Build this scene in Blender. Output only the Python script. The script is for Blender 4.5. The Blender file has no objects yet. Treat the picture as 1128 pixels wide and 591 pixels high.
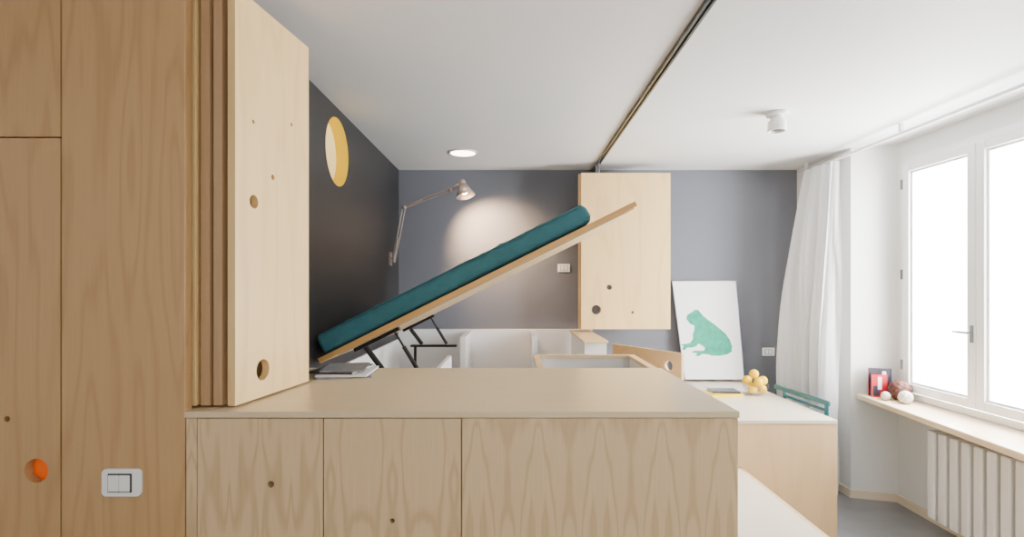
import bpy, bmesh, math, random
from mathutils import Vector, Matrix, noise
random.seed(4)
scene = bpy.context.scene
COL = scene.collection
F = 580.0      # focal length in px for the 1128 px wide frame
EYE = 1.6      # camera height

# ------------------------------------------------------------------ materials
def new_mat(name):
    m = bpy.data.materials.new(name); m.use_nodes = True
    nt = m.node_tree
    return m, nt, nt.nodes['Principled BSDF']

def plain(name, col, rough=0.5, metal=0.0, bump=0.0, bscale=40, var=0.0, emit=None, estr=0, spec=0.5, bdist=0.01):
    m, nt, b = new_mat(name)
    N, L = nt.nodes, nt.links
    b.inputs['Base Color'].default_value = (*col, 1)
    b.inputs['Roughness'].default_value = rough
    b.inputs['Metallic'].default_value = metal
    b.inputs['Specular IOR Level'].default_value = spec
    if emit:
        b.inputs['Emission Color'].default_value = (*emit, 1)
        b.inputs['Emission Strength'].default_value = estr
    tc = N.new('ShaderNodeTexCoord')
    nz = N.new('ShaderNodeTexNoise'); nz.inputs['Scale'].default_value = bscale; nz.inputs['Detail'].default_value = 4
    L.new(tc.outputs['Object'], nz.inputs['Vector'])
    if var > 0:
        mx = N.new('ShaderNodeMixRGB'); mx.blend_type = 'MIX'
        mx.inputs[1].default_value = (*[c*(1-var) for c in col], 1)
        mx.inputs[2].default_value = (*[min(1, c*(1+var)) for c in col], 1)
        L.new(nz.outputs['Fac'], mx.inputs[0]); L.new(mx.outputs[0], b.inputs['Base Color'])
    if bump > 0:
        bp = N.new('ShaderNodeBump'); bp.inputs['Strength'].default_value = bump; bp.inputs['Distance'].default_value = bdist
        L.new(nz.outputs['Fac'], bp.inputs['Height']); L.new(bp.outputs[0], b.inputs['Normal'])
    return m

def wood(name, light, dark, axis='Z', ring=9.0, amt=0.5, rough=0.42, cross=5.0, along=0.7, ping=0.0):
    m, nt, b = new_mat(name)
    N, L = nt.nodes, nt.links
    tc = N.new('ShaderNodeTexCoord'); oi = N.new('ShaderNodeObjectInfo')
    sep = N.new('ShaderNodeSeparateXYZ'); L.new(tc.outputs['Object'], sep.inputs[0])
    comb = N.new('ShaderNodeCombineXYZ')
    if ping > 0:
        pp = N.new('ShaderNodeMath'); pp.operation = 'PINGPONG'; pp.inputs[1].default_value = ping
        L.new(sep.outputs['X'], pp.inputs[0]); L.new(pp.outputs[0], comb.inputs['X'])
    else:
        L.new(sep.outputs['X'], comb.inputs['X'])
    L.new(sep.outputs['Y'], comb.inputs['Y']); L.new(sep.outputs['Z'], comb.inputs['Z'])
    rnd = N.new('ShaderNodeMath'); rnd.operation = 'MULTIPLY'; rnd.inputs[1].default_value = 7.0
    L.new(oi.outputs['Random'], rnd.inputs[0])
    add = N.new('ShaderNodeVectorMath'); add.operation = 'ADD'
    L.new(comb.outputs[0], add.inputs[0]); L.new(rnd.outputs[0], add.inputs[1])
    sc = [cross]*3; sc['XYZ'.index(axis)] = along
    mp = N.new('ShaderNodeVectorMath'); mp.operation = 'MULTIPLY'; mp.inputs[1].default_value = sc
    L.new(add.outputs[0], mp.inputs[0])
    nz = N.new('ShaderNodeTexNoise'); nz.inputs['Scale'].default_value = 1.0; nz.inputs['Detail'].default_value = 2.0
    nz.inputs['Roughness'].default_value = 0.4
    L.new(mp.outputs[0], nz.inputs['Vector'])
    mu = N.new('ShaderNodeMath'); mu.operation = 'MULTIPLY'; mu.inputs[1].default_value = ring*6.283
    L.new(nz.outputs['Fac'], mu.inputs[0])
    sn = N.new('ShaderNodeMath'); sn.operation = 'SINE'; L.new(mu.outputs[0], sn.inputs[0])
    mr = N.new('ShaderNodeMapRange'); mr.inputs['From Min'].default_value = -0.3; mr.inputs['From Max'].default_value = 1
    L.new(sn.outputs[0], mr.inputs['Value'])
    pw = N.new('ShaderNodeMath'); pw.operation = 'POWER'; pw.inputs[1].default_value = 2.0
    L.new(mr.outputs[0], pw.inputs[0])
    fs = [160]*3; fs['XYZ'.index(axis)] = 5
    mp2 = N.new('ShaderNodeVectorMath'); mp2.operation = 'MULTIPLY'; mp2.inputs[1].default_value = fs
    L.new(add.outputs[0], mp2.inputs[0])
    nf = N.new('ShaderNodeTexNoise'); nf.inputs['Scale'].default_value = 1; nf.inputs['Detail'].default_value = 2
    L.new(mp2.outputs[0], nf.inputs['Vector'])
    a1 = N.new('ShaderNodeMath'); a1.operation = 'MULTIPLY'; a1.inputs[1].default_value = amt; L.new(pw.outputs[0], a1.inputs[0])
    a2 = N.new('ShaderNodeMath'); a2.operation = 'MULTIPLY_ADD'; a2.inputs[1].default_value = 0.45
    L.new(nf.outputs['Fac'], a2.inputs[0]); L.new(a1.outputs[0], a2.inputs[2])
    mx = N.new('ShaderNodeMixRGB'); mx.use_clamp = True
    mx.inputs[1].default_value = (*light, 1); mx.inputs[2].default_value = (*dark, 1)
    L.new(a2.outputs[0], mx.inputs[0]); L.new(mx.outputs[0], b.inputs['Base Color'])
    b.inputs['Roughness'].default_value = rough
    return m

M = {}
M['wood_wall'] = wood('maple_warm', (0.52,0.325,0.145), (0.37,0.21,0.085), 'Z', 9, 0.38, cross=7, along=0.7)
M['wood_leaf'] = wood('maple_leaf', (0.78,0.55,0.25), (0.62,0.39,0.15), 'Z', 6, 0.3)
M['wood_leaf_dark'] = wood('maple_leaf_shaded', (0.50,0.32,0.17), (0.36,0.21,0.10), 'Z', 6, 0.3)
M['wood_front'] = wood('maple_front', (0.69,0.505,0.29), (0.46,0.305,0.155), 'Z', 9, 0.48, ping=0.095, cross=9.5, along=1.6)
M['wood_top'] = wood('maple_worktop', (0.66,0.53,0.335), (0.57,0.44,0.265), 'X', 6, 0.2, rough=0.28)
M['wood_table'] = wood('maple_table_front', (0.66,0.47,0.26), (0.53,0.36,0.18), 'Z', 5, 0.25)
M['wood_board'] = wood('plywood_board', (0.62,0.36,0.12), (0.48,0.26,0.075), 'X', 5, 0.3)
M['wood_hatch'] = wood('plywood_hatch', (0.66,0.44,0.20), (0.52,0.32,0.13), 'X', 5, 0.3)
M['wood_under'] = wood('plywood_underside', (0.52,0.39,0.22), (0.42,0.30,0.16), 'X', 5, 0.2)
M['wood_pale'] = wood('plywood_pale', (0.72,0.54,0.30), (0.60,0.42,0.21), 'X', 5, 0.25)
M['wood_sill'] = wood('sill_wood', (0.80,0.64,0.43), (0.70,0.53,0.33), 'Y', 5, 0.2, rough=0.35)
M['skirting'] = wood('skirting_wood', (0.80,0.70,0.55), (0.72,0.60,0.45), 'Y', 5, 0.2, rough=0.4)
M['wall_blue'] = plain('paint_grey_blue', (0.132,0.140,0.166), 0.75, bump=0.05, bscale=120, var=0.04)
M['wall_dark'] = plain('paint_charcoal', (0.022,0.022,0.024), 0.5, bump=0.05, bscale=120, spec=0.45)
M['wall_white'] = plain('paint_white', (0.79,0.79,0.78), 0.8, bump=0.06, bscale=60)
M['ceiling'] = plain('ceiling_paint', (0.71,0.71,0.71), 0.6, bump=0.15, bscale=18, var=0.012)
M['floor'] = plain('grey_resin_floor', (0.20,0.20,0.205), 0.35, bump=0.03, bscale=6, var=0.25)
M['white'] = plain('white_laminate', (0.78,0.78,0.79), 0.4)
M['white_gloss'] = plain('white_lacquer', (0.85,0.85,0.84), 0.25)
M['white_top'] = plain('pale_laminate_top', (0.67,0.60,0.48), 0.3)
M['black'] = plain('black_metal', (0.012,0.012,0.012), 0.4, 0.6)
M['grey'] = plain('grey_metal', (0.22,0.22,0.23), 0.35, 0.9)
M['lamp_grey'] = plain('matte_aluminium', (0.30,0.25,0.23), 0.45, 0.4)
M['track'] = plain('track_aluminium', (0.10,0.10,0.10), 0.3, 0.8)
M['teal_fabric'] = plain('teal_cotton', (0.032,0.145,0.180), 0.8, bump=0.25, bscale=14, var=0.15, bdist=0.02)
M['teal_piping'] = plain('teal_piping', (0.018,0.095,0.12), 0.8, bscale=60, var=0.1)
M['yellow'] = plain('yellow_paint_glow', (0.92,0.64,0.0), 0.5, emit=(0.9,0.6,0.0), estr=0.08)  # yellow lining paint with a faint added glow, not a lamp
M['yellow_pale'] = plain('cream_room_glow', (0.93,0.72,0.32), 0.6, emit=(0.95,0.70,0.28), estr=0.2)  # emission stands in for the lit room beyond the porthole
M['orange'] = plain('orange_paint_glow', (0.90,0.14,0.005), 0.5, emit=(0.9,0.14,0.005), estr=0.2)  # orange paint brightened by added emission; no lamp inside the cupboard
M['dark'] = plain('dark_plastic', (0.03,0.03,0.03), 0.5)
M['teal_paint'] = plain('teal_lacquer', (0.003,0.095,0.11), 0.35)
M['frog'] = plain('green_ink', (0.008,0.28,0.18), 0.7, bscale=22, var=0.55)
M['paper'] = plain('poster_paper', (0.84,0.86,0.87), 0.6)
M['red'] = plain('red_cover', (0.42,0.01,0.02), 0.4)
M['cover_dark'] = plain('dark_cover', (0.03,0.025,0.045), 0.3)
M['cover_grey'] = plain('grey_cover', (0.22,0.22,0.24), 0.3, bscale=25, var=0.7)
M['cover_yellow'] = plain('yellow_cover', (0.80,0.58,0.01), 0.35)
M['pages'] = plain('page_edges', (0.75,0.73,0.68), 0.8)
M['fruit'] = plain('citrus_skin', (0.80,0.50,0.0), 0.5, bump=0.15, bscale=150, spec=0.2)
M['brown_ball'] = plain('wicker_brown', (0.09,0.025,0.015), 0.7, bump=0.8, bscale=60, var=0.5)
M['white_ball'] = plain('wicker_white', (0.60,0.57,0.52), 0.7, bump=0.8, bscale=60, var=0.3)
M['stem'] = plain('stem_green', (0.10,0.16,0.03), 0.6)
M['lamp_glow'] = plain('lamp_diffuser', (1,1,1), 0.5, emit=(1,0.80,0.55), estr=14)
M['bulb'] = plain('bulb_glow', (1,1,1), 0.5, emit=(1,0.72,0.42), estr=25)

def thin_glass(name, k=0.05, tint=0.97):
    m = bpy.data.materials.new(name); m.use_nodes = True
    nt = m.node_tree; nt.nodes.clear()
    o = nt.nodes.new('ShaderNodeOutputMaterial'); t = nt.nodes.new('ShaderNodeBsdfTransparent')
    t.inputs[0].default_value = (tint,tint,tint,1)
    g = nt.nodes.new('ShaderNodeBsdfGlossy'); g.inputs['Roughness'].default_value = 0.03
    mx = nt.nodes.new('ShaderNodeMixShader'); mx.inputs[0].default_value = k
    nt.links.new(t.outputs[0], mx.inputs[1]); nt.links.new(g.outputs[0], mx.inputs[2])
    nt.links.new(mx.outputs[0], o.inputs[0])
    return m
M['glass'] = thin_glass('clear_glass')
M['bowl_glass'] = thin_glass('bowl_glass', 0.12, 0.92)

def sheer(name):
    m = bpy.data.materials.new(name); m.use_nodes = True
    nt = m.node_tree; nt.nodes.clear()
    o = nt.nodes.new('ShaderNodeOutputMaterial')
    d = nt.nodes.new('ShaderNodeBsdfDiffuse'); d.inputs[0].default_value = (0.95,0.95,0.955,1)
    t = nt.nodes.new('ShaderNodeBsdfTranslucent'); t.inputs[0].default_value = (0.95,0.95,0.955,1)
    tr = nt.nodes.new('ShaderNodeBsdfTransparent')
    mx = nt.nodes.new('ShaderNodeMixShader'); mx.inputs[0].default_value = 0.45
    m2 = nt.nodes.new('ShaderNodeMixShader'); m2.inputs[0].default_value = 0.10
    nt.links.new(d.outputs[0], mx.inputs[1]); nt.links.new(t.outputs[0], mx.inputs[2])
    nt.links.new(mx.outputs[0], m2.inputs[1]); nt.links.new(tr.outputs[0], m2.inputs[2])
    nt.links.new(m2.outputs[0], o.inputs[0])
    return m
M['curtain'] = sheer('white_voile')

# ------------------------------------------------------------------ mesh builder
class B:
    def __init__(s): s.bm = bmesh.new()
    def box(s, lo, hi, rot=None, piv=None):
        c = [(lo[i]+hi[i])/2 for i in range(3)]; d = [abs(hi[i]-lo[i]) for i in range(3)]
        r = bmesh.ops.create_cube(s.bm, size=1)
        bmesh.ops.scale(s.bm, vec=d, verts=r['verts']); bmesh.ops.translate(s.bm, vec=c, verts=r['verts'])
        if rot is not None:
            bmesh.ops.rotate(s.bm, cent=piv or c, matrix=rot, verts=r['verts'])
        return s
    def cyl(s, p0, p1, r0, r1=None, seg=20, caps=True):
        p0 = Vector(p0); p1 = Vector(p1); d = p1-p0
        r = bmesh.ops.create_cone(s.bm, cap_ends=caps, segments=seg, radius1=r0, radius2=r0 if r1 is None else r1, depth=d.length)
        q = Vector((0,0,1)).rotation_difference(d.normalized()).to_matrix().to_4x4()
        bmesh.ops.transform(s.bm, matrix=Matrix.Translation((p0+p1)/2) @ q, verts=r['verts'])
        return s
    def sph(s, c, r, sc=(1,1,1), u=20, v=12):
        x = bmesh.ops.create_uvsphere(s.bm, u_segments=u, v_segments=v, radius=r)
        bmesh.ops.scale(s.bm, vec=sc, verts=x['verts']); bmesh.ops.translate(s.bm, vec=c, verts=x['verts'])
        return s
    def prism(s, pts, z0, z1):
        a = [s.bm.verts.new((p[0],p[1],z0)) for p in pts]; b = [s.bm.verts.new((p[0],p[1],z1)) for p in pts]
        n = len(pts)
        s.bm.faces.new(list(reversed(a))); s.bm.faces.new(b)
        for i in range(n): s.bm.faces.new((a[i], a[(i+1)%n], b[(i+1)%n], b[i]))
        return s
    def lathe(s, c, prof, seg=32):
        rings = []
        for r, z in prof:
            rings.append([s.bm.verts.new((c[0]+r*math.cos(2*math.pi*i/seg), c[1]+r*math.sin(2*math.pi*i/seg), c[2]+z)) for i in range(seg)])
        for k in range(len(rings)-1):
            for i in range(seg):
                s.bm.faces.new((rings[k][i], rings[k][(i+1)%seg], rings[k+1][(i+1)%seg], rings[k+1][i]))
        return s
    def poly(s, pts):
        s.bm.faces.new([s.bm.verts.new(p) for p in pts]); return s
    def done(s, name, mat, bev=0.0, seg=2, smooth=False, origin=None, normals=True):
        if normals: bmesh.ops.recalc_face_normals(s.bm, faces=s.bm.faces)
        vs = [v.co for v in s.bm.verts]
        lo = [min(v[i] for v in vs) for i in range(3)]; hi = [max(v[i] for v in vs) for i in range(3)]
        o = Vector(origin) if origin else Vector(((lo[0]+hi[0])/2, (lo[1]+hi[1])/2, lo[2]))
        bmesh.ops.translate(s.bm, vec=-o, verts=s.bm.verts)
        me = bpy.data.meshes.new(name); s.bm.to_mesh(me); s.bm.free()
        me.materials.append(mat)
        if smooth:
            for p in me.polygons: p.use_smooth = True
        ob = bpy.data.objects.new(name, me); COL.objects.link(ob); ob.location = o
        if bev > 0:
            md = ob.modifiers.new('bevel', 'BEVEL'); md.width = bev; md.segments = seg; md.limit_method = 'ANGLE'
        if smooth:
            md = ob.modifiers.new('edge', 'EDGE_SPLIT'); md.split_angle = math.radians(40)
        return ob

def box(name, lo, hi, mat, bev=0.002): return B().box(lo, hi).done(name, mat, bev)

def cut(ob, holes):
    """holes: list of (point, axis vector, radius, length) in world units"""
    for m_ in list(ob.modifiers):
        if m_.type == 'BEVEL': ob.modifiers.remove(m_)
    for (p, ax, r, ln) in holes:
        p = Vector(p); ax = Vector(ax).normalized()
        c = B().cyl(p-ax*ln/2, p+ax*ln/2, r, seg=40).done('cutter', M['dark'])
        bpy.context.view_layer.update()
        md = ob.modifiers.new('b', 'BOOLEAN'); md.operation = 'DIFFERENCE'; md.solver = 'EXACT'; md.object = c
        dg = bpy.context.evaluated_depsgraph_get()
        me = bpy.data.meshes.new_from_object(ob.evaluated_get(dg))
        ob.modifiers.clear(); ob.data = me
        bpy.data.objects.remove(c)
    return ob

def empty(name, loc):
    e = bpy.data.objects.new(name, None); e.empty_display_size = 0.1; e.location = loc
    COL.objects.link(e); return e
def par(child, root):
    loc = Vector((0,0,0)); r = root
    while r is not None:
        loc += r.location
        r = r.parent
    child.location = child.location - loc
    child.parent = root
    return child
def top(ob, label, cat, group=None):
    ob['label'] = label; ob['category'] = cat
    if group: ob['group'] = group
    return ob
def struct(ob, label=None):
    ob['kind'] = 'structure'
    if label: ob['label'] = label
    return ob

# ------------------------------------------------------------------ room shell
H = 2.65; D = 4.76; XL = -1.04; XR = 2.56
struct(box('floor', (-2.7,-2.1,-0.1), (3.1,4.9,0), M['floor'], 0), 'grey resin floor')
struct(box('ceiling', (-2.7,-2.1,H), (3.1,4.9,H+0.12), M['ceiling'], 0), 'white painted plaster ceiling')
struct(box('wall_back', (XL-0.1,D,0), (XR+0.6,D+0.12,H), M['wall_blue'], 0), 'grey-blue painted wall')
wl = box('wall_left', (XL-0.14,1.66,0), (XL,D,H), M['wall_dark'], 0)
cut(wl, [((XL,3.107,2.39), (1,0,0), 0.20, 0.6)])
struct(wl, 'charcoal painted wall with a round porthole')
struct(box('wall_near_left', (-2.7,-2.1,0), (-2.6,1.7,H), M['wall_white'], 0), 'white painted wall')
struct(box('wall_behind', (-2.6,-2.1,0), (3.1,-2.0,H), M['wall_white'], 0), 'white painted wall')
b = B()
b.prism([(XR,4.0),(2.85,3.91),(3.1,3.91),(3.1,4.76),(XR,4.76)], 0, H)
b.box((2.85,2.5,0), (3.1,3.91,0.79)); b.box((2.85,2.5,2.53), (3.1,3.91,H))
b.box((2.85,3.853,0.79), (3.1,3.91,2.53)); b.box((2.85,2.5,0.79), (3.1,2.59,2.53))
b.prism([(XR,2.35),(2.85,2.5),(3.1,2.5),(3.1,-2.0),(XR,-2.0)], 0, H)
struct(b.done('wall_right', M['wall_white']), 'white plaster wall with splayed window niche')
# porthole lining
b = B(); seg = 48; PD = 0.075
def q(a, x, r=0.199): return (x, 3.107+r*math.cos(a), 2.39+r*math.sin(a))
for k in range(seg):
    a0 = 2*math.pi*k/seg; a1 = 2*math.pi*(k+1)/seg
    b.poly([q(a0,XL+0.001), q(a1,XL+0.001), q(a1,XL-PD), q(a0,XL-PD)])
bmesh.ops.remove_doubles(b.bm, verts=b.bm.verts, dist=1e-5)
pr = b.done('porthole', M['yellow'], smooth=True)
bk = par(B().cyl((XL-PD-0.005,3.107,2.39), (XL-PD,3.107,2.39), 0.1985, seg=48).done('porthole_back', M['yellow_pale']), pr)
bk['label'] = 'cream disc glowing in place of the lit room beyond'
top(pr, 'round yellow-lined porthole in the charcoal wall', 'porthole')

struct(B().prism([(XR,4.72),(XR-0.014,4.72),(XR-0.014,3.988),(2.84,3.90),(2.836,3.89),(2.836,2.51),(2.85,2.51),(2.85,3.91),(XR,4.0)], 0, 0.06).done('baseboard_right', M['skirting']), 'pale wooden skirting board')

# ------------------------------------------------------------------ window
win = struct(empty('window_1', (2.86,3.22,0.79)), 'white casement window with two leaves')
def ring(name, x0,x1,y0,y1,z0,z1,w,mat,bev=0.004):
    b = B(); b.box((x0,y0,z0),(x1,y0+w,z1)); b.box((x0,y1-w,z0),(x1,y1,z1))
    b.box((x0,y0+w,z0),(x1,y1-w,z0+w)); b.box((x0,y0+w,z1-w),(x1,y1-w,z1))
    return b.done(name, mat, bev)
par(ring('window_frame', 2.835,2.91,2.592,3.851,0.795,2.528,0.045,M['white_gloss']), win)
for (y0,y1) in ((3.203,3.80),(2.642,3.197)):
    cs = par(ring('casement', 2.805,2.87,y0,y1,0.85,2.475,0.058,M['white_gloss'],0.005), win)
    par(ring('glazing_bead', 2.822,2.86,y0+0.059,y1-0.059,0.909,2.416,0.014,M['white_gloss'],0.003), cs)
    par(B().poly([(2.842,y0+0.07,0.92),(2.842,y1-0.07,0.92),(2.842,y1-0.07,2.405),(2.842,y0+0.07,2.405)]).done('window_pane', M['glass']), cs)
    if y0 > 3:
        hd = B().box((2.796,3.211,1.255),(2.804,3.231,1.36)).cyl((2.796,3.221,1.315),(2.765,3.221,1.315),0.008).cyl((2.768,3.221,1.315),(2.768,3.32,1.315),0.008,0.006)
        h = par(hd.done('window_handle', M['grey'], 0.001), cs); h['label'] = 'grey metal lever handle'
        for z in (1.0,1.65,2.3):
            par(B().cyl((2.808,3.812,z),(2.808,3.812,z+0.07),0.009).done('hinge', M['grey']), cs)
struct(B().prism([(2.60,3.985),(2.85,3.905),(2.85,2.505),(2.46,2.40),(2.455,2.44),(2.585,3.96)], 0.750, 0.79).done('trim_1', M['wood_sill'], 0.008, 3), 'pale wooden window sill board')
rail = B().cyl((2.50,4.62,2.585),(2.50,1.0,2.585),0.012)
for y in (4.5,3.4,2.3,1.2): rail.box((2.49,y-0.01,2.585),(2.51,y+0.01,2.652))
top(rail.done('curtain_rail', M['white_gloss']), 'slim white curtain rail fixed under the ceiling', 'curtain rail')
b = B(); nu, nv = 280, 64; grid = []
for j in range(nv+1):
    v = j/nv; z = 2.565 - v*2.555
    row = []
    bow = math.sin(min(1, v*1.15)*math.pi*0.62)
    for i in range(nu+1):
        u = i/nu
        x = (2.435+0.055*u) + (1-u)*(-0.20)*bow
        y = (4.38-0.35*u) + (1-u)*0.03*bow
        uu = u + 0.085*math.sin(u*6.5+v*1.9+0.6) + 0.06*noise.noise(Vector((u*5,v*2.2,1.7)))
        ph = 2*math.pi*4.6*uu
        amp = 0.5+1.5*abs(noise.noise(Vector((u*3.7,v*0.9,3.3))))
        a = (0.020+0.024*v)*amp
        fold = math.cos(ph); fold = math.copysign(abs(fold)**0.7, fold)
        fine = 0.007*math.sin(2*math.pi*15*(u+0.03*math.sin(v*5+u*7)))*max(0,1-v*1.3) + 0.010*noise.noise(Vector((u*14,v*3.5,5)))
        nn_ = noise.noise(Vector((u*2.5+v*0.8,v*2.4,9.1)))*0.07*v
        x += (a*fold+fine)+nn_; y += a*fold*0.35 + 0.022*math.sin(ph*0.5+v*2) + nn_*0.3
        x = min(x, 2.548)
        row.append(b.bm.verts.new((x,y,z)))
    grid.append(row)
for j in range(nv):
    for i in range(nu): b.bm.faces.new((grid[j][i],grid[j][i+1],grid[j+1][i+1],grid[j+1][i]))
cu = b.done('curtain', M['curtain'])
for p in cu.data.polygons: p.use_smooth = True
top(cu, 'white sheer floor-length curtain gathered beside the window', 'curtain')

# ------------------------------------------------------------------ radiator
rd = empty('radiator', (2.73,3.0,0.09))
b = B(); y = 3.40
while y > 2.56:
    b.box((2.665,y-0.062,0.11),(2.765,y,0.675)); b.box((2.705,y-0.08,0.14),(2.735,y+0.018,0.165)); b.box((2.705,y-0.08,0.62),(2.735,y+0.018,0.645))
    y -= 0.085
ro = par(b.done('radiator_body', M['white_gloss'], 0.012, 4), rd)
top(rd, 'white sectional column radiator below the window sill', 'radiator')
for y in (3.2,2.8):
    par(B().cyl((2.75,y,0.6),(2.849,y,0.6),0.01).done('wall_bracket', M['white_gloss']), rd)

# ------------------------------------------------------------------ wooden cupboard wall
cb = empty('wall_cupboard', (-1.8,1.65,0))
par(box('side_panel', (-1.391,1.62,0), (-1.012,1.655,H), M['wood_wall'], 0.001), cb)
par(box('cupboard_door', (-2.3,1.62,2.060), (-1.396,1.65,H-0.01), M['wood_wall'], 0.001), cb)
ld = box('cupboard_door', (-2.3,1.62,0.02), (-1.396,1.65,2.055), M['wood_wall'], 0)
cut(ld, [((-1.469,1.63,1.033),(0,1,0),0.037,0.2), ((-1.559,1.63,1.192),(0,1,0),0.009,0.2)])
par(ld, cb)
par(box('carcass', (-2.6,1.656,0), (-1.18,1.70,H), M['orange'], 0), cb)['label'] = 'orange interior seen through finger hole'
top(cb, 'floor-to-ceiling maple cupboard wall with round finger holes', 'cupboard')

sw = empty('light_switch', (-1.201,1.62,0.96))
# plate with rounded corners in plan view of the wall
pts = []
for (cx_, cz_, a0_) in ((-1.155,1.027,0),(-1.247,1.027,90),(-1.247,0.971,180),(-1.155,0.971,270)):
    for k in range(6):
        t_ = math.radians(a0_+k*18); pts.append((cx_+0.014*math.cos(t_), cz_+0.014*math.sin(t_)))
b = B(); fa = [b.bm.verts.new((x,1.609,z)) for x,z in pts]; fb = [b.bm.verts.new((x,1.6199,z)) for x,z in pts]
b.bm.faces.new(fa); b.bm.faces.new(list(reversed(fb)))
for i in range(len(pts)): b.bm.faces.new((fa[i],fa[(i+1)%len(pts)],fb[(i+1)%len(pts)],fb[i]))
par(b.done('switch_plate', M['white_gloss'], 0.002), sw)
par(box('inner_frame', (-1.241,1.6075,0.970), (-1.167,1.6095,1.028), M['dark'], 0.001), sw)['label'] = 'dark inner surround'
for x0 in (-1.237,-1.2035):
    par(box('rocker', (x0,1.603,0.974), (x0+0.0325,1.607,1.024), M['white_gloss'], 0.002), sw)
top(sw, 'white double rocker light switch on the maple panel', 'light switch')

# ------------------------------------------------------------------ low cabinet with worktop
cab = empty('drawer_cabinet', (-0.16,2.05,0))
body = box('body', (-1.0,1.642,0), (0.688,2.47,1.192), M['wood_front'], 0)
HL = [((-0.748,1.63,0.991),(0,1,0),0.0105,0.3), ((-0.374,1.63,0.879),(0,1,0),0.0075,0.3)]
cut(body, HL); par(body, cab)
par(box('side_strip', (-1.008,1.62,0), (-0.976,1.641,1.194), M['wood_front'], 0.001), cab)
d1 = box('cabinet_door', (-0.973,1.62,0.03), (-0.588,1.641,1.193), M['wood_front'], 0); cut(d1, HL[:1]); par(d1, cab)
d2 = box('cabinet_door', (-0.584,1.62,0.03), (-0.163,1.641,1.193), M['wood_front'], 0); cut(d2, HL[1:]); par(d2, cab)
par(box('front_panel', (-0.159,1.62,0), (0.69,1.641,1.194), M['wood_front'], 0.001), cab)
top(cab, 'maple veneer cabinet block with small round finger holes', 'cabinet')
wt = B().box((-1.011,1.616,1.197),(0.693,1.66,1.215)).box((-1.038,1.66,1.197),(0.693,2.48,1.215)).done('worktop', M['wood_top'], 0)
top(wt, 'pale maple worktop over the cabinet block', 'worktop')

# ------------------------------------------------------------------ folding leaves, stack
def leaf(face_front, face_back, th, mat, holes=(), lab='', grp='folding partition leaves by the cupboard wall'):
    fx, fy = face_front; bx, by = face_back
    d = Vector((bx-fx, by-fy)); L = d.length; ang = math.atan2(d.y, d.x)-math.pi/2
    n = Vector((-d.y, d.x)).normalized()
    cx, cy = (fx+bx)/2+n.x*th/2, (fy+by)/2+n.y*th/2
    b = B().box((cx-th/2,cy-L/2,1.222),(cx+th/2,cy+L/2,2.55), rot=Matrix.Rotation(ang,3,'Z'), piv=(cx,cy,0))
    ob = b.done('folding_panel', mat, 0.001)
    if holes: cut(ob, holes)
    px_, py_ = (fx+n.x*th/2+d.x*0.1, fy+n.y*th/2+d.y*0.1)
    par(B().cyl((px_,py_,2.55),(px_,py_,2.652),0.006).done('hanger_pin', M['grey']), ob)
    top(ob, lab, 'folding panel', grp)
    return ob
ax = (1,-0.143,0)
HH = [((-0.867,1.758,1.882),ax,0.023,0.5),((-0.860,1.806,1.314),ax,0.036,0.5),
     ((-0.852,1.863,1.985),ax,0.010,0.5),((-0.867,1.755,2.148),ax,0.007,0.5),((-0.835,1.979,2.207),ax,0.007,0.5)]
leaf((-0.881,1.665),(-0.818,2.10),0.026,M['wood_leaf'],HH, 'maple folding partition leaf with round holes, brightly lit face')
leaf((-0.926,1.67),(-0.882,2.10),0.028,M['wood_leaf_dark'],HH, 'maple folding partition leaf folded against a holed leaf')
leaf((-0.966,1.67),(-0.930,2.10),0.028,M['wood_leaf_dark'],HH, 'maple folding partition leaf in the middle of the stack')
leaf((-1.006,1.665),(-0.985,2.10),0.024,M['wood_leaf'],(), 'maple folding partition leaf beside the charcoal wall')
def farleaf(x0,x1,y0,y1,holes,lab):
    ob = box('folding_panel', (x0,y0,1.24),(x1,y1,2.55), M['wood_leaf'], 0.001)
    if holes: cut(ob, holes)
    par(B().cyl((x0+0.15,(y0+y1)/2,2.55),(x0+0.15,(y0+y1)/2,2.652),0.008).done('hanger_pin', M['grey']), ob)
    top(ob, lab, 'folding panel', 'folding partition leaves by the grey-blue wall')
Y = 4.42
HF = [((0.693,Y,1.402),(0,1,0),0.040,0.3),((0.802,Y,1.591),(0,1,0),0.022,0.3),((0.997,Y,1.381),(0,1,0),0.012,0.3)]
farleaf(0.565,1.315,Y,Y+0.026,HF,'maple folding partition leaf with round holes by grey-blue wall')
farleaf(0.548,1.30,Y+0.04,Y+0.066,HF,'maple folding partition leaf folded flat against another leaf')
tr = B().box((0.700,-1.5,2.632),(0.712,D-0.01,2.651)).box((0.722,-1.5,2.632),(0.734,D-0.01,2.651)).box((0.712,-1.5,2.643),(0.722,D-0.01,2.651)).done('ceiling_track', M['track'], 0.001)
top(tr, 'grey metal sliding track recessed along the ceiling', 'ceiling track')

# ------------------------------------------------------------------ under bed storage
st = empty('bed_storage', (-0.15,3.6,0))
def sp(name, lo, hi, mat='white', bev=0.001): return par(box(name, lo, hi, M[mat], bev), st)
sp('back_panel', (-1.03,4.69,0),(0.70,4.755,1.215))
sp('side_panel', (-1.036,2.5,0),(-1.018,4.69,1.13))
sp('side_panel', (0.68,2.5,0),(0.70,4.69,0.80))
sp('bottom_panel', (-1.018,2.5,0.40),(0.68,4.69,0.42))
sp('front_panel', (-1.018,2.482,0),(0.68,2.50,1.15))
sp('divider', (-0.42,4.12,0.42),(-0.375,4.69,1.205))
sp('divider', (0.14,4.12,0.42),(0.185,4.69,1.205))
sp('divider', (-0.375,2.51,0.42),(-0.355,3.0,1.205))
sp('divider', (0.12,2.51,0.42),(0.135,3.0,1.192))
sp('cross_panel', (0.135,2.985,0.42),(0.665,3.0,1.192))
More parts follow.
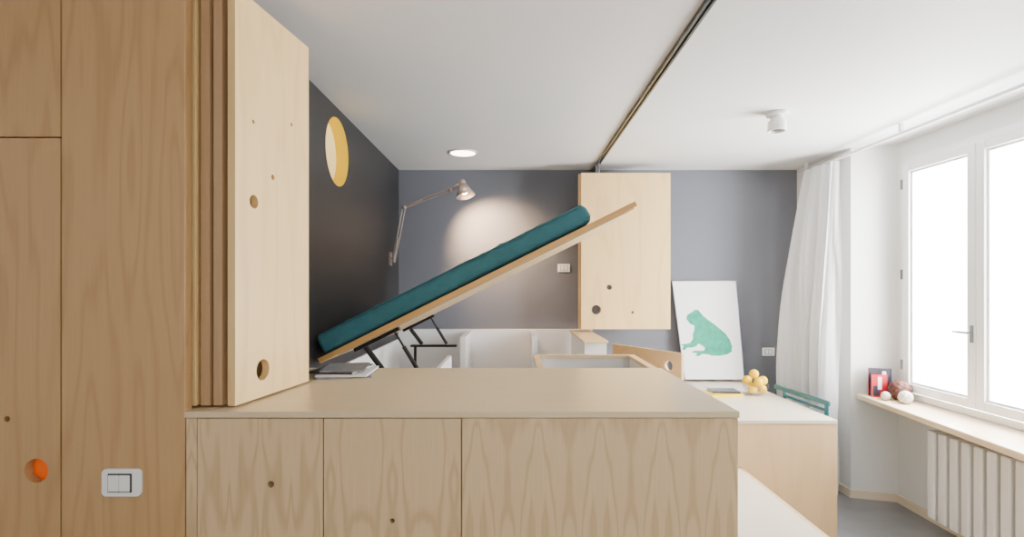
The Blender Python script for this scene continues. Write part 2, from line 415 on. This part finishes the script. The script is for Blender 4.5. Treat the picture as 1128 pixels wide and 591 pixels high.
sp('divider', (0.655,2.51,0.42),(0.675,2.985,1.192))
fr = B().box((0.11,2.972,1.193),(0.685,3.006,1.211)).box((0.11,2.5,1.193),(0.142,2.972,1.211)).box((0.648,2.5,1.193),(0.685,2.972,1.211)).done('frame_rail', M['wood_pale'], 0.001)
par(fr, st)['label'] = 'pale wooden edge frame'
sp('wall_box', (0.50,3.72,0.42),(0.655,4.60,1.20))
sp('wood_cap', (0.49,3.70,1.20),(0.665,4.62,1.216), 'wood_pale')
hx, hy = 0.685, 3.62; ex, ey = 0.995, 3.10
dv = Vector((ex-hx, ey-hy)); Ld = dv.length; a = math.atan2(dv.y, dv.x)
cx_, cy_ = (hx+ex)/2, (hy+ey)/2
dr = B().box((cx_-Ld/2,cy_-0.01,0.77),(cx_+Ld/2,cy_+0.01,1.205), rot=Matrix.Rotation(a,3,'Z'), piv=(cx_,cy_,0)).done('access_door', M['wood_hatch'], 0)
hd = Vector((ex,ey))-dv.normalized()*0.10
nn = Vector((-dv.y, dv.x, 0)).normalized()
cut(dr, [((hd.x,hd.y,1.120), nn, 0.030, 0.2)])
par(dr, st)['label'] = 'open wooden hatch door with round finger hole'
top(st, 'white compartmented storage box open beneath the raised bed', 'storage box')

# ------------------------------------------------------------------ bed base, mattress
th = math.atan2(174,351)
e = Vector((math.cos(th),0,math.sin(th))); n = Vector((-math.sin(th),0,math.cos(th)))
P0 = Vector((-0.996,2.70,1.205))
bed = empty('lift_up_bed', (-0.2,3.4,1.21))
def tilted(name, a0,a1,y0,y1,n0,n1,mat,bev,seg=2):
    c = P0 + e*((a0+a1)/2) + n*((n0+n1)/2); c.y = (y0+y1)/2
    b = B(); b.box((-(a1-a0)/2,-(y1-y0)/2,-(n1-n0)/2),((a1-a0)/2,(y1-y0)/2,(n1-n0)/2))
    ob = b.done(name, mat, bev, seg, origin=(0,0,0)); ob.location = c; ob.rotation_euler = (0,-th,0)
    return ob
par(tilted('bed_board', 0,1.82,2.70,4.12,0,0.026,M['wood_board'],0.002), bed)
par(tilted('underside_panel', 0.10,1.80,2.712,4.10,-0.008,0,M['wood_under'],0.001), bed)
def rod(name, pts, w, y, mat=M['black']):
    b = B()
    for (a_, c_) in zip(pts[:-1], pts[1:]):
        b.cyl(Vector((a_[0],y,a_[1])), Vector((c_[0],y,c_[1])), w, seg=12)
    return b.done(name, mat)
def PX(px,py,d): return ((px-566)/F*d, EYE+(315-py)/F*d)
for y in (2.77,3.98):
    K = 2.72
    Bp=PX(432,365.5,K);C=PX(458,408,K);D1=PX(398,384,K);E1=PX(417,409,K);G=PX(404,410,K);Hh=PX(474,410,K)
    par(tilted('lift_bracket', 0.17,0.43,y-0.02,y+0.02,-0.028,-0.009,M['black'],0.002), bed)
    par(rod('gas_strut', [Bp,(Bp[0]*0.5+C[0]*0.5,Bp[1]*0.5+C[1]*0.5)], 0.006, y), bed)
    par(rod('strut_tube', [(Bp[0]*0.6+C[0]*0.4,Bp[1]*0.6+C[1]*0.4),C], 0.011, y), bed)
    par(rod('lift_arm', [D1,E1], 0.015, y+0.03), bed)
    par(B().box((G[0]-0.02,y-0.02,G[1]-0.012),(Hh[0],y+0.03,G[1]+0.003)).box((G[0],y+0.02,0.42),(G[0]+0.02,y+0.03,G[1])).done('mounting_rail', M['black'], 0.001), bed)
top(bed, 'tilted plywood bed base raised on black lifting hardware', 'bed base')

a0m, a1m, n0m, n1m = 0.022, 1.592, 0.027, 0.142
c = P0 + e*((a0m+a1m)/2) + n*((n0m+n1m)/2)
b = B(); hl=(a1m-a0m)/2; hw=0.69; ht=(n1m-n0m)/2
b.box((-hl,-hw,-ht),(hl,hw,ht))
bmesh.ops.subdivide_edges(b.bm, edges=[ed for ed in b.bm.edges if abs((ed.verts[0].co-ed.verts[1].co).x)>0.1], cuts=170, use_grid_fill=True)
bmesh.ops.subdivide_edges(b.bm, edges=[ed for ed in b.bm.edges if abs((ed.verts[0].co-ed.verts[1].co).y)>0.1], cuts=40, use_grid_fill=True)
bmesh.ops.subdivide_edges(b.bm, edges=[ed for ed in b.bm.edges if abs((ed.verts[0].co-ed.verts[1].co).z)>0.05], cuts=17, use_grid_fill=True)
for v in b.bm.verts:
    R_ = 0.034 if v.co.x < 0 else 0.042
    p = v.co.copy()
    q_ = Vector((max(-hl+R_,min(hl-R_,p.x)), max(-hw+R_,min(hw-R_,p.y)), max(-ht+R_,min(ht-R_,p.z))))
    d = p-q_
    if d.length > 1e-6: p = q_ + d.normalized()*min(R_, d.length)
    w1 = 1-abs(noise.noise(Vector((p.x*5-p.z*17, p.y*2, p.z*3+5))))*3.4
    w2 = 1-abs(noise.noise(Vector((p.x*10+p.z*15, p.y*3, p.z*4+15))))*3.4
    s_ = 0.0040*max(0,w1)**2.5 + 0.0028*max(0,w2)**2.5
    s_ += noise.noise(Vector((p.x*2.5,p.y*2,1)))*0.003
    nr = d.normalized() if d.length>1e-6 else Vector((0,0,1 if p.z>0 else -1))
    if p.z < -ht+0.012: s_ = min(s_, 0.002)
    v.co = p + nr*(s_-0.004)
mt = b.done('mattress', M['teal_fabric'], origin=(0,0,0))
for p in mt.data.polygons: p.use_smooth = True
mt.location = (c.x, 3.41, c.z); mt.rotation_euler = (0,-th,0)
for zz, yo in ((ht-0.016, 0.012), (-ht+0.016, 0.012)):
    o = B().cyl((-hl+0.04,-hw+yo,zz),(hl-0.05,-hw+yo,zz),0.005,seg=8).done('piping', M['teal_piping'], origin=(0,0,0)); o.parent = mt
top(mt, 'mattress in wrinkled teal fitted sheet on tilted bed base', 'mattress')

# ------------------------------------------------------------------ table, step
tb = empty('table', (1.5,4.0,0))
par(box('table_top', (0.76,3.30,0.738), (2.03,4.755,0.76), M['white_top'], 0.001), tb)
par(box('front_panel', (0.76,3.305,0), (2.03,3.33,0.737), M['wood_table'], 0.001), tb)
par(box('side_panel', (0.76,3.331,0), (0.785,4.74,0.737), M['wood_table'], 0.001), tb)
par(box('table_leg', (1.98,4.60,0), (2.03,4.74,0.737), M['wood_table'], 0.001), tb)
top(tb, 'long table with pale laminate top and maple front', 'table')
stp = empty('step_bench', (1.07,2.4,0))
par(box('bench_body', (0.705,1.66,0), (1.42,3.295,0.441), M['wood_table'], 0.001), stp)
par(box('bench_top', (0.705,1.65,0.442), (1.412,3.295,0.462), M['white_top'], 0), stp)
par(box('edge_strip', (1.413,1.65,0.442), (1.433,3.295,0.462), M['wood_table'], 0), stp)['label'] = 'maple edge strip'
top(stp, 'low bench step with pale top beside the cabinet block', 'bench')

# ------------------------------------------------------------------ chair (teal, pushed under table)
ch = empty('chair', (1.95,3.76,0))
def bar(p,q_,w,h,b):
    d = (q_-p); L_ = d.length; m_ = (p+q_)/2
    r = bmesh.ops.create_cube(b.bm, size=1); bmesh.ops.scale(b.bm, vec=(L_,w,h), verts=r['verts'])
    qt = Vector((1,0,0)).rotation_difference(d.normalized()).to_matrix().to_4x4()
    bmesh.ops.transform(b.bm, matrix=Matrix.Translation(m_)@qt, verts=r['verts'])
b1 = B(); bar(Vector((2.045,4.12,0.818)),Vector((2.098,3.50,0.818)),0.018,0.034,b1); par(b1.done('back_rail',M['teal_paint'],0.004),ch)
b1 = B(); bar(Vector((2.065,4.02,0.768)),Vector((2.098,3.52,0.768)),0.014,0.020,b1); par(b1.done('back_rail',M['teal_paint'],0.003),ch)
for (x,y) in ((2.068,4.02),(2.098,3.53)):
    b1 = B(); bar(Vector((x,y,0.834)),Vector((x-0.012,y,0.0)),0.024,0.018,b1); par(b1.done('leg',M['teal_paint'],0.003),ch)
    b1 = B(); bar(Vector((x-0.38,y,0.0)),Vector((x-0.36,y,0.44)),0.024,0.018,b1); par(b1.done('leg',M['teal_paint'],0.003),ch)
b1 = B()
for k in range(5): b1.box((1.70+k*0.072,3.53,0.44),(1.76+k*0.072,4.02,0.455))
b1.box((1.70,3.54,0.42),(2.07,3.56,0.44)).box((1.70,3.99,0.42),(2.07,4.01,0.44))
par(b1.done('seat',M['teal_paint'],0.002),ch)
top(ch, 'teal painted wooden folding chair tucked under the table', 'chair')

# ------------------------------------------------------------------ poster
def pp(px,py,off=0.0):
    d = 4.735 - (py-309)/109*0.10 - off
    return ((px-566)/F*d, d, EYE+(315-py)/F*d)
po = empty('framed_poster', (1.7,4.66,0.761))
q4 = [(740,309),(810.5,309),(820,418),(754,418)]
b = B(); f_ = [b.bm.verts.new(pp(x,y)) for x,y in q4]; r_ = [b.bm.verts.new((pp(x,y)[0],pp(x,y)[1]+0.014,pp(x,y)[2])) for x,y in q4]
b.bm.faces.new(f_); b.bm.faces.new(list(reversed(r_)))
for i in range(4): b.bm.faces.new((f_[i],f_[(i+1)%4],r_[(i+1)%4],r_[i]))
par(b.done('poster_frame', M['grey']), po)['label'] = 'thin grey metal frame'
b = B(); b.poly([pp(740.7,309.7,0.001),pp(809.9,309.7,0.001),pp(819.3,417.4,0.001),pp(754.8,417.4,0.001)])
par(b.done('poster_sheet', M['paper']), po)['label'] = 'white printed sheet'
frog = [(756,351),(757,347),(760,344.5),(763,343),(765,341),(769,341),(771.5,344),(775,348),(780,352),(787,357),(794,362.5),(800,368),(804,374),(806.5,381),(806,387),
        (801,390),(793,391.5),(784,391.5),(780,390),(773,389.5),(770,392),(766,391.5),(768,388.5),(762,388),(764,386),(775,386),(777,383.5),(773,380),(769.5,378),(767,381),(762,382.5),(757,382.5),(754,385.5),(751.5,384.5),(753,381),(750,379),(755,378.5),(760,377.5),(763.5,373),
        (763,368),(765,363),(765,358.5),(760,356)]
b = B(); vs = [b.bm.verts.new(pp(x,y,0.003)) for x,y in frog]; fc = b.bm.faces.new(vs)
bmesh.ops.triangulate(b.bm, faces=[fc], ngon_method='EAR_CLIP')
par(b.done('frog_print', M['frog']), po)['label'] = 'green frog silhouette print'
top(po, 'white poster with green frog print leaning on the wall', 'poster')

# ------------------------------------------------------------------ bowl with fruit
bx, by, bz = 1.87, 4.07, 0.7605
bw = B().lathe((bx,by,bz), [(0.001,0.0),(0.04,0.001),(0.065,0.014),(0.085,0.04),(0.097,0.078)]).done('fruit_bowl', M['bowl_glass'], smooth=True)
par(B().lathe((bx,by,bz), [(0.0965,0.077),(0.099,0.078),(0.0985,0.082),(0.0955,0.081),(0.0965,0.077)]).done('rim', M['bowl_glass'], smooth=True), bw)
top(bw, 'clear glass bowl holding citrus fruit on the table', 'bowl')
base = None; rF = 0.036
spots = [(-0.036,-0.022,0.048),(0.038,-0.022,0.048),(0.0,0.044,0.048),(-0.058,0.020,0.110),(0.060,0.012,0.108),(0.0,-0.050,0.108),(0.0,0.030,0.157)]
for k,(dx,dy,dz) in enumerate(spots):
    if base is None:
        fr_ = B().sph((0,0,0), rF, (1,1,0.96)).done('citrus_fruit', M['fruit'], smooth=True, origin=(0,0,0))
        sm = B().cyl((0,0,rF*0.93),(0,0,rF*0.93+0.004),0.004,seg=8).done('stem', M['stem'], origin=(0,0,0)); sm.parent = fr_
        base = (fr_, sm); f2 = fr_
    else:
        f2 = base[0].copy(); COL.objects.link(f2); s2 = base[1].copy(); s2.parent = f2; COL.objects.link(s2)
    f2.location = (bx+dx,by+dy,bz+dz); f2.rotation_euler = (k*0.7,k*0.4,k)
    top(f2, 'yellow citrus fruit piled in the glass bowl', 'fruit', 'citrus fruit in the glass bowl')

# ------------------------------------------------------------------ books
def book(name, c, size, ang, cover, label, grp, cat='book'):
    w,d_,h = size
    root = empty(name, c); root.rotation_euler = (0,0,ang)
    t = 0.0015
    cv = B().box((-w/2,-d_/2,0),(w/2,d_/2,t)).box((-w/2,-d_/2,h-t),(w/2,d_/2,h)).box((-w/2,-d_/2,t),(w/2,-d_/2+t,h-t)).done('cover', cover, 0); cv.parent = root
    o = B().box((-w/2+0.003,-d_/2+t,t+0.0002),(w/2-0.003,d_/2-0.003,h-t-0.0002)).done('pages', M['pages'], 0); o.parent = root
    top(root, label, cat, grp)
    return root
z0 = 1.2152
for (dx,dy,w,d_,h,a_,mk,lb) in ((0,0,0.22,0.27,0.008,0.25,'cover_grey','thin magazine with grey cover at the bottom of stack'),
                        (0.015,-0.01,0.21,0.26,0.007,0.05,'white','thin magazine with white cover in the stack'),
                        (-0.02,0.01,0.20,0.25,0.008,-0.12,'cover_dark','thin magazine with dark cover in the stack'),
                        (0.0,0.005,0.18,0.23,0.006,0.15,'cover_grey','thin magazine with grey cover on top of stack')):
    book('magazine', (-0.740+dx,2.325+dy,z0), (w,d_,h), a_, M[mk], lb, 'magazines on the worktop', 'magazine'); z0 += h+0.0003
book('book', (1.61,4.07,0.7605), (0.25,0.19,0.020), 0.08, M['cover_yellow'], 'paperback with yellow cover lying on the table', 'books on the table')
book('book', (1.63,4.10,0.7808), (0.21,0.15,0.014), -0.05, M['cover_dark'], 'paperback with dark cover lying on another book', 'books on the table')
def standing(x,y,w,h,t,ang,m_top,m_bot,lab):
    root = empty('book', (x,y,0.7905)); root.rotation_euler = (0.0,0,ang)
    def c_(nm,lo,hi,mt_):
        o = B().box(lo,hi).done(nm,mt_,0); o.parent = root; return o
    c_('cover',(-w/2,-t/2,0),(w/2,-t/2+0.002,h),m_top)
    c_('cover',(-w/2,t/2-0.002,0),(w/2,t/2,h),m_top)
    c_('pages',(-w/2+0.002,-t/2+0.002,0.002),(w/2-0.003,t/2-0.002,h-0.003),M['pages'])
    c_('spine',(-w/2-0.001,-t/2,0),(-w/2+0.001,t/2,h),m_bot)
    o = c_('cover_band',(-w/2+0.01,-t/2-0.0008,0.01),(w/2-0.05,-t/2-0.0001,h*0.5),m_bot); o['label']='coloured block printed on cover'
    o = c_('cover_print',(w/2-0.06,-t/2-0.0009,h*0.35),(w/2-0.035,-t/2-0.0001,h*0.9),M['white']); o['label']='pale block printed on cover'
    top(root, lab, 'book', 'books standing on the window sill')
standing(2.700,3.885,0.145,0.205,0.016,-0.30,M['cover_dark'],M['red'],'dark book with red cover block standing on the sill')
standing(2.667,3.845,0.10,0.165,0.016,-0.30,M['red'],M['cover_dark'],'smaller red book with dark block standing on the sill')
def ball(x,y,r,mt_,lab):
    bm = bmesh.new(); bmesh.ops.create_icosphere(bm, subdivisions=4, radius=r)
    for v in bm.verts:
        a_ = math.atan2(v.co.y,v.co.x); p_ = v.co.z/r
        v.co *= 1 + 0.09*math.sin(a_*7+p_*6)*math.sin(p_*11)
    me = bpy.data.meshes.new('decorative_ball'); bm.to_mesh(me); bm.free(); me.materials.append(mt_)
    for p in me.polygons: p.use_smooth = True
    o = bpy.data.objects.new('decorative_ball', me); COL.objects.link(o); o.location = (x,y,0.7905+r)
    top(o, lab, 'decorative ball', 'woven balls on the window sill')
ball(2.745,3.745,0.070,M['brown_ball'],'brown woven decorative ball on the window sill')
ball(2.645,3.745,0.030,M['white_ball'],'small white woven decorative ball on the window sill')
ball(2.705,3.635,0.043,M['white_ball'],'white woven decorative ball on the window sill')

def socket(x,z):
    r = empty('wall_socket', (x,D,z-0.036))
    par(box('socket_plate', (x-0.055,D-0.010,z-0.036),(x+0.055,D-0.0005,z+0.036), M['white_gloss'], 0.003), r)
    par(box('socket_insert', (x-0.034,D-0.012,z-0.022),(x+0.034,D-0.0101,z+0.022), M['cover_grey'], 0.001), r)['label']='grey socket insert'
    par(box('rocker', (x-0.028,D-0.015,z-0.018),(x-0.003,D-0.0121,z+0.018), M['white_gloss'], 0.001), r)
    par(box('rocker', (x+0.003,D-0.015,z-0.018),(x+0.028,D-0.0121,z+0.018), M['white_gloss'], 0.001), r)
    top(r, 'white rectangular switch plate on the grey-blue wall', 'switch plate')
socket(0.451,1.764); socket(2.298,1.009)

# ------------------------------------------------------------------ lamps
lm = empty('wall_lamp', (-1.035,4.43,1.80))
yL = 4.40
def P(px,py): 
    x,z = PX(px,py,yL); return Vector((x,yL,z))
wallp = Vector((XL,yL,P(430,284).z)); A0 = P(434,285); A1 = P(445,228); A2 = P(496,209); Hd = P(511,207)
par(B().box((XL+0.001,yL-0.03,A0.z-0.055),(XL+0.018,yL+0.03,A0.z+0.055)).cyl(wallp+Vector((0.012,0,0)),A0,0.011).cyl(A0-Vector((0,0,0.03)),A0+Vector((0,0,0.03)),0.014).done('wall_mount', M['lamp_grey'],0.001), lm)
o8 = Vector((0.012,0,0.004))
par(B().cyl(A0+o8,A1+o8,0.006).cyl(A0-o8,A1-o8,0.006).cyl(A0.lerp(A1,0.05),A0.lerp(A1,0.4),0.009,seg=10).sph(A1,0.02).done('lower_arm', M['lamp_grey'],smooth=True), lm)
o9 = Vector((0.003,0,0.012))
par(B().cyl(A1+o9,A2+o9,0.006).cyl(A1-o9,A2-o9,0.006).cyl(A1.lerp(A2,0.05),A1.lerp(A2,0.4),0.009,seg=10).sph(A2,0.02).done('upper_arm', M['lamp_grey'],smooth=True), lm)
dirn = Vector((0.25,-0.15,-0.95)).normalized()
hb = Hd + Vector((-0.01,0,0.03)); he = hb + dirn*0.105
b = B().cyl(hb,he,0.030,0.082,seg=32,caps=False).cyl(hb-dirn*0.035,hb,0.026,0.030,seg=24).cyl(A2,hb-dirn*0.02,0.011)
hdob = par(b.done('lamp_shade', M['lamp_grey'], smooth=True), lm)
sol = hdob.modifiers.new('sol','SOLIDIFY'); sol.thickness = 0.002
par(B().sph(hb+dirn*0.065,0.028).done('bulb', M['bulb'], smooth=True), lm)
top(lm, 'grey articulated spring-arm lamp mounted on the charcoal wall', 'lamp')

rl = empty('recessed_light', (-0.40,4.14,H))
par(B().lathe((-0.40,4.14,H), [(0.115,0.0),(0.115,-0.006),(0.098,-0.008),(0.098,0.0)],40).done('trim_ring', M['white_gloss'], smooth=True), rl)
par(B().cyl((-0.40,4.14,H-0.004),(-0.40,4.14,H-0.001),0.098,seg=40).done('diffuser', M['lamp_glow']), rl)
top(rl, 'round recessed ceiling light glowing warm white', 'ceiling light')
CX, CY = 1.595, 3.19
cl = empty('ceiling_spotlight', (CX,CY,H))
par(B().cyl((CX,CY,H-0.022),(CX,CY,H-0.0005),0.062,seg=32).done('ceiling_rose', M['white_gloss'],0.002), cl)
par(B().lathe((CX,CY,H), [(0.001,-0.022),(0.038,-0.022),(0.038,-0.050),(0.052,-0.052),(0.055,-0.108),(0.052,-0.112),(0.046,-0.112),(0.042,-0.080),(0.001,-0.080)],32).done('spotlight_body', M['white_gloss'], smooth=True), cl)
par(B().cyl((CX,CY,H-0.105),(CX,CY,H-0.082),0.028,seg=24).done('bulb', M['grey']), cl)
top(cl, 'white cylindrical surface-mounted ceiling spotlight, switched off', 'ceiling light')

# ------------------------------------------------------------------ lighting
def area(name, loc, rot, sx, sy, pw, col=(1,1,1)):
    l = bpy.data.lights.new(name,'AREA'); l.shape='RECTANGLE'; l.size=sx; l.size_y=sy; l.energy=pw; l.color=col
    o = bpy.data.objects.new(name,l); COL.objects.link(o); o.location=loc; o.rotation_euler=rot; return o
area('window_daylight', (3.12,3.22,1.66), (0,math.radians(90),0), 1.73,1.26, 320, (0.99,0.99,1.0))
area('assumed_rear_daylight', (0.9,-1.9,1.3), (math.radians(76),0,0), 2.6,1.5, 64, (1.0,0.98,0.94))  # unseen light added for assumed daylight from behind camera; the wall has no opening
area('assumed_near_daylight', (2.5,0.3,1.6), (0,math.radians(74),0), 1.6,1.3, 36, (1.0,0.99,0.97))  # added light for daylight assumed from the right; no window is modelled here
s = bpy.data.lights.new('lamp_spot','SPOT'); s.energy=230; s.color=(1,0.64,0.36); s.spot_size=math.radians(98); s.spot_blend=0.9; s.shadow_soft_size=0.06
so = bpy.data.objects.new('lamp_spot', s); COL.objects.link(so); so.location = he+dirn*0.01; so.rotation_euler = (Vector((0.40,0.82,-0.58))).to_track_quat('-Z','Y').to_euler()
s = bpy.data.lights.new('recessed_spot','SPOT'); s.energy=10; s.color=(1,0.87,0.7); s.spot_size=math.radians(120); s.spot_blend=0.8; s.shadow_soft_size=0.09
so = bpy.data.objects.new('recessed_spot', s); COL.objects.link(so); so.location = (-0.40,4.14,H-0.02)
w = bpy.data.worlds.new('world'); scene.world = w; w.use_nodes = True
w.node_tree.nodes['Background'].inputs[0].default_value = (1.0,1.0,1.0,1)
w.node_tree.nodes['Background'].inputs[1].default_value = 20.0

# ------------------------------------------------------------------ camera
cd = bpy.data.cameras.new('camera'); cam = bpy.data.objects.new('camera', cd); COL.objects.link(cam)
cd.sensor_width = 36; cd.lens = F/1128*36; cd.shift_y = 19.5/1128; cd.shift_x = -2/1128
cam.location = (0,0,EYE); cam.rotation_euler = (math.radians(90),0,0)
scene.camera = cam
